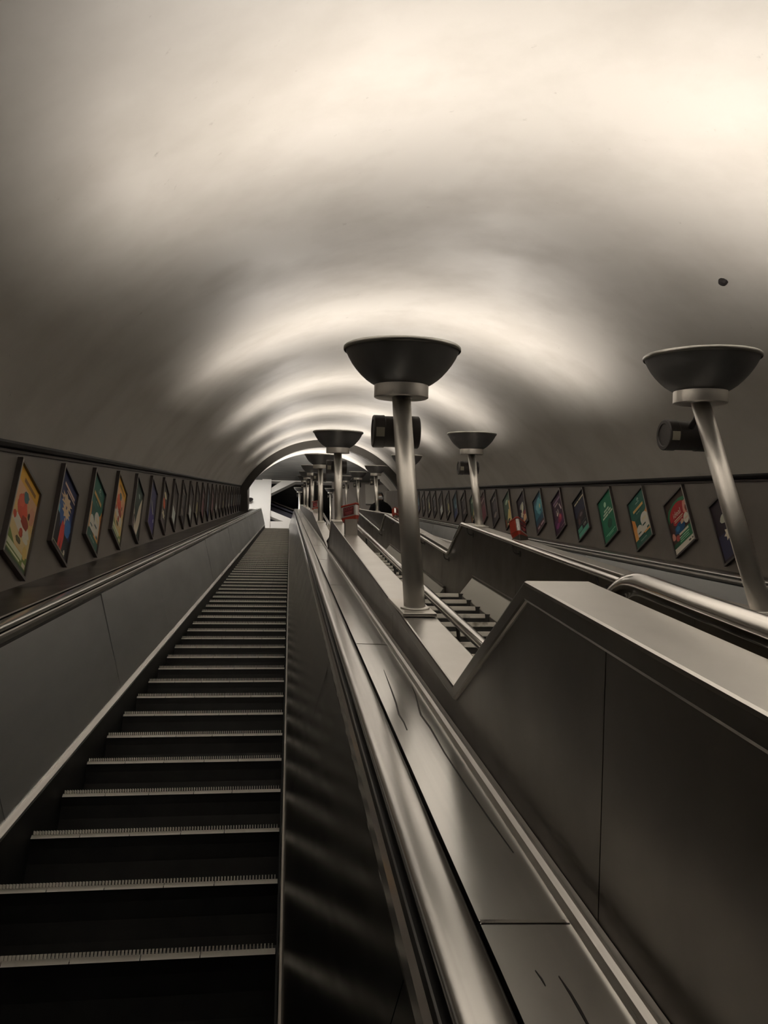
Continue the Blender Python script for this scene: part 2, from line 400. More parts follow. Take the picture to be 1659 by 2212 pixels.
stair = thing('staircase', 'fixed stairs with worn white step edges between the two steel balustrade walls', 'stairs', W(1.315, 2.5, -1.3))
so = stair.location
def flight(sa, wa, sb, wb, first):
    n = max(2, round((sb-sa)/.357))
    for k in range(n):
        s0 = sa+(sb-sa)*k/(n-1) if n > 1 else sa
        w0 = wa+(wb-wa)*k/(n-1)
        p = W(0, s0, w0); y, z = p.y, p.z
        last = k == n-1
        mb = MB(); mb.box(.607, 2.022, y, y+(1.05 if last else .34), z-.2, z-.002)
        t = part('tread', mb, M['tread'], stair)
        mb = MB(); mb.box(.62, 1.83, y-.012, y+.04, z-.047, z); sub('nosing', mb, M['treadnose'], t, so, bevel=.006)
flight(-2.2, -1.10, 1.1, -.95, True)
flight(2.4, -1.255, 8.08, -1.025, False)
flight(9.1, -1.40, 15.3, -1.13, False)
flight(16.3, -1.45, 23, -1.2, False)
flight(24, -1.5, 33, -1.25, False)
# sloping metal ducts along the foot of the right stair wall
for i, (p, q, wp, wq, lab) in enumerate(((3.3, 8.2, -1.035, -.855, 'sloping grey metal duct at the foot of the right stair wall, nearest one'),
                                        (9.75, 15.2, -1.16, -.95, 'sloping grey duct at the foot of the right stair wall, one flight further up'))):
    r = thing('cable_duct', lab, 'duct', W(1.96, (p+q)/2, wp), 'ducts along the stairs')
    mb = MB()
    a = [(2.026, 0), (2.026, -.45), (1.868, -.45), (1.868, -.19), (2.006, -.012), (2.006, 0)]
    mb.prism([W(x, p, wp+w) for x, w in a], [W(x, q, wq+w) for x, w in a])
    part('casing', mb, M['duct'], r, bevel=.004)
    mb = MB(); a = [(2.027, .014), (2.027, -.004), (2.0, -.004), (2.0, .014)]
    mb.prism([W(x, p, wp+w) for x, w in a], [W(x, q, wq+w) for x, w in a]); part('top_lip', mb, M['panel'], r)

# handrails of the stairs
def fillet(pts, r=.06, n=5):
    out = [Vector(pts[0])]
    for a, b, c in zip(pts, pts[1:], pts[2:]):
        a, b, c = Vector(a), Vector(b), Vector(c); u = (a-b).normalized(); v = (c-b).normalized()
        p, q = b+u*r, b+v*r
        for k in range(n+1):
            t = k/n; out.append(p*(1-t)**2+b*2*t*(1-t)+q*t*t)
    out.append(Vector(pts[-1])); return out
RL = [(-3, -.385), (1.40, -.150), (2.02, -.51), (8.55, -.245), (9.2, -.62), (15.7, -.33), (16.4, -.72), (33, -.40)]
RR = [(-3, -.46), (1.35, -.215), (1.95, -.575), (8.62, -.288), (9.34, -.69), (15.74, -.362), (16.5, -.745), (23, -.40), (33, -.43)]
hl = thing('stair_handrail', 'polished steel tube handrail along the left side of the stairs, nearest tube', 'handrail', W(.66, 2, -.5))
part('rail', MB().tube(fillet([W(.655, s, w) for s, w in RL]), .0215, 20), M['polished'], hl)
hrr = thing('stair_handrail.001', 'polished steel tube handrail on curved brackets along the right stair wall', 'handrail', W(1.97, 2, -.55))
part('rail', MB().tube(fillet([W(1.972, s, w) for s, w in RR]), .0225, 20), M['polished'], hrr)
def bracket(root, x, wallx, profile, s):
    c = W(x, s, at(profile, s)); sg = 1 if wallx > x else -1
    pts = [c+Vector((0, 0, -.015)), c+Vector((0, 0, -.075)), c+Vector((sg*.004, 0, -.092)), c+Vector((sg*.014, 0, -.107)), c+Vector((sg*.03, 0, -.114)), Vector((wallx, c.y, c.z-.115))]
    mb = MB().tube(pts, .0075, 10)
    mb.lathe((wallx, c.y, c.z-.115), (-sg, 0, 0), [(.028, 0), (.028, .006), (.012, .008)], 14)
    part('bracket', mb, M['speaker'], root, sharp=40)
for s in (2.9, 4.72, 6.6, 8.35, 9.62, 11.4, 13.2, 14.9, 16.75, 18.7, 20.8, 23.2): bracket(hrr, 1.972, 2.03, RR, s)
for s in (.2, 2.9, 4.7, 6.5, 8.3, 9.6, 11.6, 13.6, 15.4): bracket(hl, .655, .60, RL, s)

# ------------------------------------------------------------------ uplighter lamp posts
def lamp_post(label, x, s_rim, w_rim, w_base, lampmat='lamp'):
    """upright steel post on the capping; its bowl faces square to the slope"""
    rim_c = W(x, s_rim, w_rim)
    depth_b, col_h = .185, .062
    pole_top = rim_c-NX*(depth_b+col_h-.01)
    # foot of the post: straight down to the capping line
    wp, spz = None, None
    # solve vertical drop: point (s,w) on vertical line through pole_top with w = w_base
    s_top = pole_top.dot(AX); w_top = pole_top.dot(NX); h = (w_top-w_base)/C30 if w_base is not None else pole_top.z-16.012
    foot = pole_top-Vector((0, 0, h))
    root = thing('uplighter_post', label, 'lamp post', foot, 'uplighter posts along the stair balustrades')
    root['_o'] = foot
    mb = MB().tube([foot, pole_top+Vector((0, 0, .03))], .0455, 28)
    part('pole', mb, M['post'], root)
    sf = foot.dot(AX)
    mb = MB()
    if w_base is None: mb.box(x-.1, x+.1, foot.y-.1, foot.y+.1, 16.0, 16.012)
    else: mb.inc(x-.07, x+.07, sf-.13, sf+.36, w_base-.002, w_base+.012)
    mb.lathe(foot+NX*.012, NX, [(.062, -.02), (.062, .006), (.05, .010)], 24)
    part('base_plate', mb, M['post'], root, bevel=.003, sharp=40)
    cc = rim_c-NX*(depth_b+col_h)
    mb = MB().lathe(cc, NX, [(.05, .004), (.128, .0), (.134, .004), (.134, col_h-.003), (.130, col_h+.012)], 48)
    part('collar', mb, M['post'], root, sharp=40)
    bc = rim_c-NX*depth_b; R = .286
    outer = [(.05, -.004), (.130, 0), (.152, .012), (.178, .030), (.203, .053), (.227, .080), (.248, .108), (.265, .137), (.277, .163), (.2845, .178), (R, .185)]
    inner = [(R-.008, .186), (.27, .166), (.24, .120), (.2, .08), (.12, .045), (.0, .04)]
    mb = MB().lathe(bc, NX, outer+inner, 56, close=True)
    b = part('bowl', mb, M['bowl'], root, sharp=60)
    mb = MB().lathe(bc, NX, [(.2855, .166), (.2895, .170), (.2895, .1835), (.284, .189), (.278, .186)], 56, close=True); sub('rim', mb, M['rim'], b, foot)
    mb = MB().lathe(bc, NX, [(.09*math.cos(q), .078+.09*math.sin(q)) for q in [-.45+(math.pi/2+.45)*i/8 for i in range(9)]], 24); part('lamp', mb, M[lampmat], root)
    # drum shaped loudspeaker pair clamped behind the post
    k = pole_top-Vector((0, 0, .07))+Vector((-.004, .205, 0))
    mb = MB().lathe(k, (1, 0, 0), [(.0, -.112), (.058, -.114), (.062, -.119), (.078, -.119), (.083, -.114), (.083, -.062), (.079, -.058), (.079, .058), (.083, .062), (.083, .114), (.078, .119), (.062, .119), (.058, .114), (0, .112)], 36)
    sp = part('loudspeaker', mb, M['speaker'], root, sharp=35)
    mb = MB().tube([k+Vector((0, -.06, 0)), k+Vector((0, -.13, .01)), pole_top+Vector((0, .03, -.04))], .016, 8)
    sub('bracket', mb, M['speaker'], sp, foot)
    mb = MB(); arc = [math.radians(200+8*i) for i in range(5)]
    ring = [(.0848, q) for q in arc]+[(.078, q) for q in arc[::-1]]
    mb.prism([(k.x-.108, k.y+r_*math.cos(q), k.z+r_*math.sin(q)) for r_, q in ring], [(k.x-.066, k.y+r_*math.cos(q), k.z+r_*math.sin(q)) for r_, q in ring])
    sub('label_plate', mb, M['speakerlabel'], sp, foot)
    return root
DS = 5.03
ords = ['first', 'second', 'third', 'fourth', 'fifth', 'sixth', 'seventh']
for k in range(7):
    s = 3.74+DS*k
    for x, prof, side, w in ((.534, PL, 'left', .735), (2.1, PRr, 'right', .768)):
        sb = s-(w-.25-at(prof, s-.6))*math.tan(math.radians(30))
        wb = at(prof, sb)
        if k == 6:                    # the last pair stands on the floor of the upper hall
            s, w = 37.2, .36; x = .46 if side == 'left' else 1.95
            wb = None
        where = {0: 'in front', 1: 'counting away from the camera'}.get(k, 'counting away from the camera')
        lab = ('large steel uplighter post standing in front on the %s stair balustrade' % side if k == 0 else
               '%s steel uplighter post up the %s stair balustrade, counted from the nearest' % (ords[k], side))
        if k == 6: lab = 'far steel uplighter post on the upper hall floor, the %s one of the last two' % side
        lamp_post(lab, x, s, w, wb, 'lamp' if k < 6 else 'halllamp')

# ------------------------------------------------------------------ emergency stop boxes
def stop_box(label, x, s, wb, mir, z_lift=.13, zh=.165):
    p = W(x, s, wb); sg = -1 if mir else 1
    root = thing('emergency_stop_box', label, 'stop box', p, 'red emergency stop boxes')
    ca, sa = (math.cos(math.radians(18)), math.sin(math.radians(18))) if mir else (1, 0)
    def T(a, b): a *= sg; return p.x+a*ca-b*sa, p.y+a*sa+b*ca
    def R(pts, z): return [Vector((*T(a, b), p.z+z)) for a, b in pts]
    foot = [(-.055, -.045), (.055, -.065), (.062, .05), (-.055, .05)]
    mb = MB().prism(R(foot, -.05), R(foot, z_lift)); part('pedestal', mb, M['panel'], root, bevel=.004)
    body = [(-.085, -.005), (.045, -.078), (.072, -.068), (.075, .035), (.02, .075), (-.06, .05)]
    g = lambda q, k: [(a*k, b*k) for a, b in q]
    z0 = z_lift-.005
    mb = MB().prism(R(g(body, .86), z0), R(g(body, 1.0), z0+.035)); part('lower_band', mb, M['red'], root, bevel=.004)
    mb = MB().prism(R(g(body, .97), z0+.035), R(g(body, .93), z0+zh-.02)); part('housing', mb, M['steel'], root, bevel=.004)
    mb = MB().prism(R(g(body, 1.02), z0+zh-.02), R(g(body, 1.0), z0+zh-.002)); part('lid', mb, M['red'], root, bevel=.004)
    # window with raised lettering on the face towards the escalator
    a, b = Vector((body[0][0], body[0][1], 0)), Vector((body[1][0], body[1][1], 0)); d = (b-a); ln = d.length; d.normalize(); nrm = Vector((d.y, -d.x, 0))
    def F(u, v, o): q = a*.97+d*(u*ln*.97)+nrm*o; return Vector((*T(q.x, q.y), p.z+z0+.035+v*(zh-.055)))
    rect = lambda u0, u1, v0, v1, o: [F(u0, v0, o), F(u1, v0, o), F(u1, v1, o), F(u0, v1, o)]
    mb = MB().prism(rect(.14, .86, .12, .9, -.004), rect(.14, .86, .12, .9, .002)); wn = part('window', mb, M['darkred'], root)
    mb = MB()
    for txt, size, u, v in (('STOP', .038, .5, .56),):
        vs, fs = text_geo(txt, size)
        mb.add([F(.5+(-1 if mir else 1)*q.x/ln, v+q.y/(zh-.055), .0026) for q in vs], fs)
    for u0, u1, v0, v1 in ((.24, .76, .38, .44), (.28, .72, .27, .32), (.36, .64, .18, .22)): mb.add(rect(u0, u1, v0, v1, .0026), [(0, 1, 2, 3)])
    sub('lettering', mb, ink('7a3436'), wn, p, recalc=False)
    # plain red plate on the face towards the stairs
    a2, b2 = body[2], body[3]
    def G(u, v, o): return Vector((*T(a2[0]*.97+(b2[0]-a2[0])*u+o, a2[1]*.97+(b2[1]-a2[1])*u), p.z+z0+.035+v*(zh-.055)))
    q = lambda o: [G(.14, .02, o), G(.98, .02, o), G(.98, .99, o), G(.14, .99, o)]
    mb = MB().prism(q(-.012), q(.003)); part('red_plate', mb, M['red'], root)
    return root
stop_box('red and steel stop box on the left balustrade beside the second lamp post', .545, 6.78, at(PL, 6.78), False)
stop_box('red stop box on the right balustrade, lit side panel facing the stairs', 2.095, 6.75, at(PRr, 6.75), True, .02, .18)
stop_box('small red stop box far up the left balustrade between the distant posts', .545, 16.0, at(PL, 16.0), False, .06, .2)
stop_box('small red stop box far up the right balustrade in front of the person', 2.09, 14.9, at(PRr, 14.9), True, .02, .17)

# ------------------------------------------------------------------ framed posters along both walls
PW, PH, FR, PD = .50, .705, .022, .035
def rc(u0, v0, u1, v1): return [(u0, v0), (u1, v0), (u1, v1), (u0, v1)]
def el(cu, cv, ru, rv, n=20): return [(cu+ru*math.cos(2*math.pi*k/n), cv+rv*math.sin(2*math.pi*k/n)) for k in range(n)]
def blob(cu, cv, ru, rv, seed, n=14, j=.3):
    rnd = random.Random(seed)
    return [(cu+ru*(1-j*rnd.random())*math.cos(2*math.pi*k/n), cv+rv*(1-j*rnd.random())*math.sin(2*math.pi*k/n)) for k in range(n)]
def star(cu, cv, ru, rv, n, q=.6): return [(cu+(ru if k % 2 else ru*q)*math.cos(math.pi*k/n), cv+(rv if k % 2 else rv*q)*math.sin(math.pi*k/n)) for k in range(2*n)]
def bars(col, v0, v1, *spans): return [(col, rc(a, v0, b, v1)) for a, b in spans]
D = {}
D['food'] = ('d8b878', [('d9a63a', rc(0, .84, 1, 1)), ('6b4a1c', rc(.3, .885, .86, .93)), ('c9a07a', rc(0, .6, 1, .84)), ('a97a62', blob(.85, .66, .15, .12, 3)), ('e0c890', rc(0, .2, 1, .5)),
              ('e3dccb', blob(.52, .44, .46, .1, 5)), ('a43f28', blob(.42, .62, .26, .15, 1)), ('c0553a', blob(.34, .67, .14, .08, 8)), ('7a2c1c', blob(.62, .5, .2, .08, 9)), ('2f5456', blob(.5, .76, .14, .07, 2)), ('3f2a1c', blob(.74, .62, .05, .05, 6)),
              ('9a3a22', blob(.18, .46, .08, .05, 12)), ('8c3a24', blob(.55, .36, .1, .06, 13)), ('d8d2c0', blob(.75, .36, .16, .06, 14)), ('4a4428', blob(.5, .27, .14, .04, 15)),
              ('5a6a30', [(0, .0), (1, 0), (1, .2), (.7, .16), (.4, .17), (.15, .26), (0, .3)]), ('d9bc6a', blob(.85, .22, .1, .09, 4)), ('2c3d28', rc(0, 0, 1, .06)), ('a9ab92', rc(.06, .115, .78, .175)), ('b4b49c', rc(.06, .075, .7, .095)), ('a79f8e', rc(.82, .07, .97, .12))],
             [])
D['show'] = ('222848', [('1c2240', rc(0, .8, 1, 1)), ('2a4a7e', blob(.5, .5, .5, .2, 21)), ('2c5a8c', blob(.78, .4, .24, .13, 22)), ('4f8f98', blob(.14, .47, .1, .07, 23)), ('0d0d10', rc(0, 0, 1, .30)), ('141318', blob(.12, .33, .2, .14, 30)),
              ('d8bd98', star(.5, .69, .38, .11, 9)), ('d8bd98', star(.55, .57, .28, .1, 8)), ('222848', rc(.3, .655, .34, .70)), ('222848', rc(.5, .6, .56, .64)), ('a8322a', [(.36, .05), (.62, .05), (.66, .25), (.6, .4), (.44, .42), (.38, .3)]), ('6a1c1c', [(.46, .06), (.53, .06), (.52, .2)]), ('c8a284', blob(.55, .44, .05, .06, 25)), ('d8d2c4', blob(.8, .09, .06, .04, 26)), ('8a8c70', rc(.05, .05, .85, .062)),
              ('b8a090', rc(.22, .85, .9, .885)), ('9a8880', rc(.4, .81, .95, .835))], [])
D['jars'] = ('d08a44', [('d8a05a', rc(0, .15, 1, .4)), ('1c4a40', [(0, 1), (1, 1), (1, .70), (.9, .58), (.5, .5), (.2, .55), (0, .64)]), ('123c34', [(.18, .55), (.62, .55), (.62, .3), (.25, .3)]),
              ('ddd8ce', el(.72, .45, .22, .12)), ('d4cfc4', rc(.52, .2, .94, .42)), ('c9c4ba', el(.35, .31, .17, .1)), ('d4cfc4', rc(.2, .18, .52, .3)), ('b0a890', rc(.6, .42, .84, .47)), ('1e3a34', rc(.56, .32, .76, .35)), ('1e3a34', rc(.24, .24, .42, .265)), ('2a443c', rc(.78, .2, .92, .24)),
              ('1a463c', rc(0, 0, 1, .16)), ('0f2a24', rc(.2, .16, .6, .185)), ('b8945a', rc(.2, .71, .84, .765))],
             [('vitamin D', .075, .5, .717, '8c7440'), ('UK\'s No.1', .052, .5, .635, 'd8dcc8'), ('vitabiotics', .055, .56, .83, 'b9ccc0'), ('IMMUNE SYSTEM', .046, .5, .07, 'b9ccc0')])
D['jars'][1].append(('b9ccc0', el(.6, .905, .05, .03)))
D['jars'][1].append(('1c4a40', el(.6, .9, .03, .018)))
D['ideal'] = ('3a1a16', [('2c2018', rc(0, .86, 1, 1)), ('1f5a3c', [(0, .74), (.1, .84), (.4, .9), (.7, .9), (1, .84), (1, .78), (.6, .82), (.3, .8), (.1, .7), (0, .6)]), ('8a1c1e', el(.52, .66, .44, .2)), ('35201c', rc(0, .2, .2, .6)), ('b0786a', blob(.9, .66, .14, .16, 31)), ('6a2a22', blob(.92, .62, .06, .07, 37)),
               ('103a5c', blob(.44, .40, .3, .12, 32)), ('1d5a7e', blob(.36, .41, .12, .06, 36)), ('caa890', blob(.62, .47, .1, .05, 33)), ('c08878', blob(.08, .33, .1, .08, 34)), ('8a3a34', blob(.26, .26, .12, .07, 35)), ('1f5a3c', [(.2, .11), (1, .11), (1, .32), (.7, .33), (.4, .24)]), ('16402c', rc(0, .1, .3, .2)), ('d9d2c4', rc(0, 0, 1, .115)), ('2a2a28', rc(.72, .05, .82, .075)), ('2a2a28', rc(.88, .05, .93, .075)),
               ('c4bcaa', rc(.36, .27, .84, .31)), ('e4dccb', el(.84, .46, .13, .095)), ('b89a86', rc(.75, .45, .93, .475)), ('d8c4a8', rc(.28, .565, .74, .585)), ('d8c4a8', rc(.28, .535, .7, .548))],
              [('ideal', .2, .49, .62, 'efe6d4'), ])
D['ideal'][1].extend(bars('9cc4a4', .222, .24, (.34, .5), (.52, .84))+bars('8cb898', .185, .2, (.36, .8))+bars('8cb898', .15, .163, (.34, .56), (.58, .82)))
D['green'] = ('14583f', [('9fc0a4', el(.45, .81, .085, .06)), ('0f3a2a', blob(.55, .33, .2, .13, 41)), ('6fa084', rc(.14, .135, .86, .152)), ('6fa084', rc(.3, .10, .7, .115))],
              [])
D['green'][1].extend(bars('cfdcc4', .655, .695, (.3, .5), (.515, .68))+bars('cfdcc4', .59, .63, (.22, .56), (.6, .8))+bars('cfdcc4', .525, .565, (.14, .3), (.31, .55), (.59, .9)))
D['black'] = ('101014', [('1a1c30', rc(0, .55, 1, .84)), ('2a1e20', blob(.45, .5, .3, .16, 51)), ('5a4c4c', blob(.52, .52, .16, .05, 52)), ('4a3230', blob(.28, .4, .12, .1, 53)), ('3f7a68', rc(.04, 0, .94, .14)), ('3f7a68', rc(.04, .155, .44, .26)), ('4a4a50', rc(.1, .3, .86, .312))],
              [('USA', .12, .7, .185, 'bdbcae')])
D['black'][1].extend(bars('a8a288', .865, .9, (.1, .3), (.32, .46), (.5, .92)))
D['purple'] = ('2a1226', [('3a1438', rc(0, .15, 1, .4)), ('6a1a34', blob(.58, .33, .26, .14, 61)), ('8a3040', blob(.62, .36, .12, .08, 62)), ('b06068', blob(.6, .4, .06, .05, 63)), ('6a2a5a', blob(.3, .22, .2, .08, 64)), ('d8d0cc', [(.66, .7), (.72, .71), (.86, .52), (.79, .51)]), ('c8c0b4', blob(.4, .5, .09, .06, 65)), ('cfc8c0', [(.48, .62), (.52, .62), (.56, .45), (.53, .45)]), ('6a5468', rc(.15, .82, .85, .88)), ('8a7a78', rc(.25, .745, .6, .79)), ('7a5a68', rc(.5, .09, .9, .11))], [('N', .14, .4, .54, 'd8d0cc')])
D['blue'] = ('2c5a68', [('1c3444', [(0, 1), (1, 1), (.8, .93), (0, .85)]), ('4a8088', blob(.6, .66, .36, .26, 71)), ('5a8a90', blob(.4, .7, .22, .14, 75)), ('1d3848', rc(0, .2, 1, .38)), ('d8cfa0', blob(.66, .64, .09, .08, 72)), ('0f2028', blob(.66, .5, .07, .03, 73)), ('3a1c24', rc(0, 0, 1, .2))], [])
D['blue'][1].extend(bars('9a8488', .08, .135, (.14, .4), (.5, .86)))
D['clash'] = ('201820', [('28283c', rc(0, .05, .5, .45)), ('8a8c80', blob(.5, .66, .3, .12, 81)), ('b4b4a0', blob(.56, .58, .16, .14, 82)), ('6a1c1c', rc(.55, .1, 1, .42)), ('d0a878', blob(.7, .2, .26, .12, 83)), ('c8c0ac', star(.42, .4, .2, .12, 7))], [])
D['pale'] = ('26382e', [('3a4a3c', rc(0, .4, 1, .9)), ('8a9a84', blob(.46, .78, .24, .08, 91)), ('a88a5a', rc(.72, .1, 1, .72)), ('c8bc84', [(.2, 0), (.9, 0), (.8, .35), (.62, .5), (.4, .3)]), ('2a2c1c', blob(.5, .12, .24, .08, 92)), ('b8a468', blob(.66, .3, .14, .12, 94)), ('6a3a24', rc(0, 0, .14, .3))], [])
D['leaf'] = ('16261f', [('20302a', rc(0, .5, 1, 1)), ('cfc4b0', [(.98, .9), (.7, .62), (.55, .36), (.4, .02), (.75, .02), (.98, .4)]), ('b8ae9c', [(0, .42), (.1, .5), (.5, .1), (.4, .05)]), ('7a8a84', blob(.6, .8, .12, .05, 101)), ('3a2a2c', rc(0, 0, .3, .3))], [])
D['violet'] = ('262440', [('30304c', rc(0, .6, 1, .95)), ('a0a090', [(.3, .62), (.45, .6), (.8, .45), (.7, .42)]), ('2a2258', rc(0, 0, 1, .42)), ('c8c8c0', blob(.86, .32, .06, .05, 111))], [])
D['dot'] = ('2e2a28', [('b0a888', blob(.55, .8, .26, .08, 121)), ('a04a2c', el(.45, .56, .22, .12)), ('c8c0aa', star(.5, .3, .3, .1, 6)), ('4a3c3c', rc(0, 0, 1, .14))], [])
D['milk'] = ('2c2626', [('4a4440', rc(0, .45, 1, .6)), ('ccd2cc', [(.15, .42), (.85, .42), (.78, .08), (.25, .08)]), ('8a9490', rc(.47, .1, .53, .38))], [])
D['dark'] = ('221e20', [('3c3638', blob(.5, .6, .34, .2, 131)), ('6a5f58', blob(.5, .28, .3, .1, 132)), ('8a8478', rc(.2, .84, .7, .89))], [])
D['teal'] = ('1c2c34', [('34505c', blob(.5, .66, .4, .22, 141)), ('202c50', rc(0, 0, 1, .3)), ('5a7a80', blob(.6, .45, .2, .1, 142))], [])
D['gold'] = ('241f1c', [('8a8450', blob(.6, .4, .2, .22, 151)), ('5a5a4c', blob(.5, .7, .3, .1, 152)), ('a09c84', rc(.2, .1, .8, .16))], [])
D['wine'] = ('3a1e22', [('5a3036', rc(.1, .1, .9, .6)), ('8a7a74', rc(.2, .76, .8, .82))], [])
MESHES = {}
def poster_meshes(key, side):
    """frame, print and lettering of a design in the frame's own coordinates; origin at the lower corner on the wall"""
    if (key, side) in MESHES: return MESHES[(key, side)]
    sg = 1 if side == 'left' else -1      # out of the wall along +x or -x
    def Q(u, v, o): return Vector((sg*o, sg*(u-.5)*PW, v*PH))
    f = MB(); fu, fv = FR/PW, FR/PH
    for a in (rc(0, 0, 1, fv), rc(0, 1-fv, 1, 1), rc(0, fv, fu, 1-fv), rc(1-fu, fv, 1, 1-fv)):
        f.prism([Q(u, v, -.002) for u, v in a], [Q(u, v, PD) for u, v in a])
    fm = f.mesh('frame', M['frame'])
    near = 'lip'
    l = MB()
    e = 0 if side == 'left' else 1        # caught light painted as a pale strip, on the side towards the slope's foot
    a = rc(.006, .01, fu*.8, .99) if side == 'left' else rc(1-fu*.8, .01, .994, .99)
    l.prism([Q(u, v, PD-.002) for u, v in a], [Q(u, v, PD+.003) for u, v in a]); lm = l.mesh('frame_glint', M['frameglint'])
    bg, shapes, words = D[key]
    p = MB(); mats = [ink(bg)]; iu = lambda u: fu+u*(1-2*fu); iv = lambda v: fv+v*(1-2*fv)
    a = rc(0, 0, 1, 1); p.prism([Q(iu(u), iv(v), .002) for u, v in a], [Q(iu(u), iv(v), .018) for u, v in a])
    for n, (col, poly) in enumerate(shapes):
        m = ink(col)
        if m not in mats: mats.append(m)
        poly = [(min(1, max(0, u)), min(1, max(0, v))) for u, v in poly]
        p.add([Q(iu(u), iv(v), .0183+.0002*n) for u, v in poly], [tuple(range(len(poly)))], mats.index(m))
    pm = p.mesh('print', mats, merge=False, recalc=False)
    wm = []
    for txt, size, u, v, col in words:
        vs, fs = text_geo(txt, size*PW)
        w = max(q.x for q in vs)*2 if vs else 1
        k = min(1.0, .86*PW/w)
        t = MB().add([Q(iu(u)+q.x*k/PW, iv(v)+q.y/PH, .026) for q in vs], fs)
        wm.append(t.mesh('lettering', ink(col), merge=False, recalc=False))
    MESHES[(key, side)] = (fm, lm, pm, wm); return MESHES[(key, side)]
def poster(key, side, s_top, w_top, label):
    """s_top,w_top: the top corner nearest the foot of the slope"""
    x = XL if side == 'left' else XR
    c = W(x, s_top, w_top)
    loc = Vector((x, c.y+PW/2, c.z-PH))
    r = thing('framed_poster', label, 'poster', loc, 'framed posters on the %s wall' % side)
    fm, lm, pm, wm = poster_meshes(key, side)
    fr = link('frame', fm, r); link('frame_glint', lm, fr); pr = link('print', pm, r)
    for q in wm: link('lettering', q, pr)
left = [('food', 'yellow food poster with red and green shapes, nearest on the left wall'), ('show', 'navy poster with cream starburst and red figure on the left wall'),
        ('jars', 'green and orange poster with white jars on the left wall'), ('food', 'smaller looking yellow food poster, fourth from the near end of the left wall'),
        ('leaf', 'dark green poster with a pale sweeping shape, fifth on the left wall'), ('violet', 'violet and navy poster, sixth on the left wall'),
        ('dot', 'dark poster with a red round spot, seventh on the left wall'), ('milk', 'dark poster with a white block at its foot, eighth on the left wall')]
lk = ['dark', 'milk', 'gold', 'wine', 'teal', 'wine', 'milk', 'dark', 'gold', 'dark', 'milk', 'teal', 'gold', 'dark', 'teal', 'teal']
nums = ['ninth', 'tenth', 'eleventh', 'twelfth', 'thirteenth', 'fourteenth', 'fifteenth', 'sixteenth', 'seventeenth', 'eighteenth', 'nineteenth', 'twentieth', 'twenty-first', 'twenty-second', 'twenty-third', 'twenty-fourth']
for k, q in enumerate(lk): left.append((q, '%s framed poster up the left wall, counted from the yellow food poster' % nums[k]))
for k, (key, lab) in enumerate(left[:24]): poster(key, 'left', 5.49+1.0*k, .215, lab)
right = [('clash', 'dark framed poster half hidden behind the near right lamp post'), ('ideal', 'red and green poster reading ideal on the right wall'), ('jars', 'green and orange poster with white jars on the right wall'),
         ('green', 'plain green poster with three lines of pale words on the right wall'), ('black', 'black poster with teal blocks at its foot on the right wall'), ('purple', 'dark purple poster with white letter on the right wall'),
         ('blue', 'blue poster with pale figure on the right wall'), ('clash', 'dark poster with grey and red shapes just behind the right red stop box'), ('pale', 'green poster with yellow shapes behind the right red stop box'),
         ('dark', 'dark grey poster just up the wall from the right red stop box'), ('wine', 'dim brown poster just to the right of the second right lamp post'), ('pale', 'green and cream poster half covered by the second right lamp post')]
rk = ['dark', 'teal', 'gold', 'milk', 'dark', 'gold', 'dark', 'teal', 'dark', 'gold']
for k, q in enumerate(rk): right.append((q, '%s framed poster up the right wall, counted on beyond the second lamp post' % (['first', 'second', 'third', 'fourth', 'fifth', 'sixth', 'seventh', 'eighth', 'ninth', 'tenth'][k])))
for k, (key, lab) in enumerate(right[:22]): poster(key, 'right', 7.27+1.0*k, .228, lab)

# ------------------------------------------------------------------ upper hall beyond the arch
ZF, ZC, YB = 16.0, 21.2, 35.2
KB = YB/34.0
mb = MB(); mb.box(-3.2, 7.0, 30.9, YB+.2, ZF-.2, ZF); struct('floor', mb, M['floor'])
mb = MB(); mb.box(-3.2, 7.0, YEND, YB+4, ZC, ZC+.15); struct('ceiling.001', mb, M['hallgrey'])
mb = MB()
K = lambda *q: [v*KB for v in q]
xa, xb, xc = K(-1.42, -.96, 2.15); z1, z2 = K(18.08, 20.42)
mb.box(-3.2, xa, YB, YB+.3, ZF, ZC); mb.box(xa, xb, YB-.08, YB+.3, ZF, ZC)
mb.box(xb, xc, YB, YB+.3, ZF, z1); mb.box(xb, xc, YB, YB+.3, z2, ZC)
for br in ([(-.96, 20.01), (-.96, 19.68), (.26, 20.42), (-.45, 20.42)], [(-.96, 18.70), (-.96, 18.36), (-.3, 18.08), (.45, 18.08)]):
    mb.prism([(x*KB, YB, z*KB) for x, z in br], [(x*KB, YB+.3, z*KB) for x, z in br])
struct('wall_back', mb, M['hallwhite'])
mb = MB(); mb.box(xc, 7.0, YB, YB+.3, ZF, ZC); struct('wall_back.001', mb, M['hallwall'])
mb = MB(); mb.box(-3.4, -3.2, YEND, YB+.3, ZF, ZC); struct('wall_left.001', mb, M['hallwhite'])
mb = MB(); mb.box(7.0, 7.2, YEND, YB+.3, ZF, ZC); struct('wall_right.001', mb, M['hallwall'])
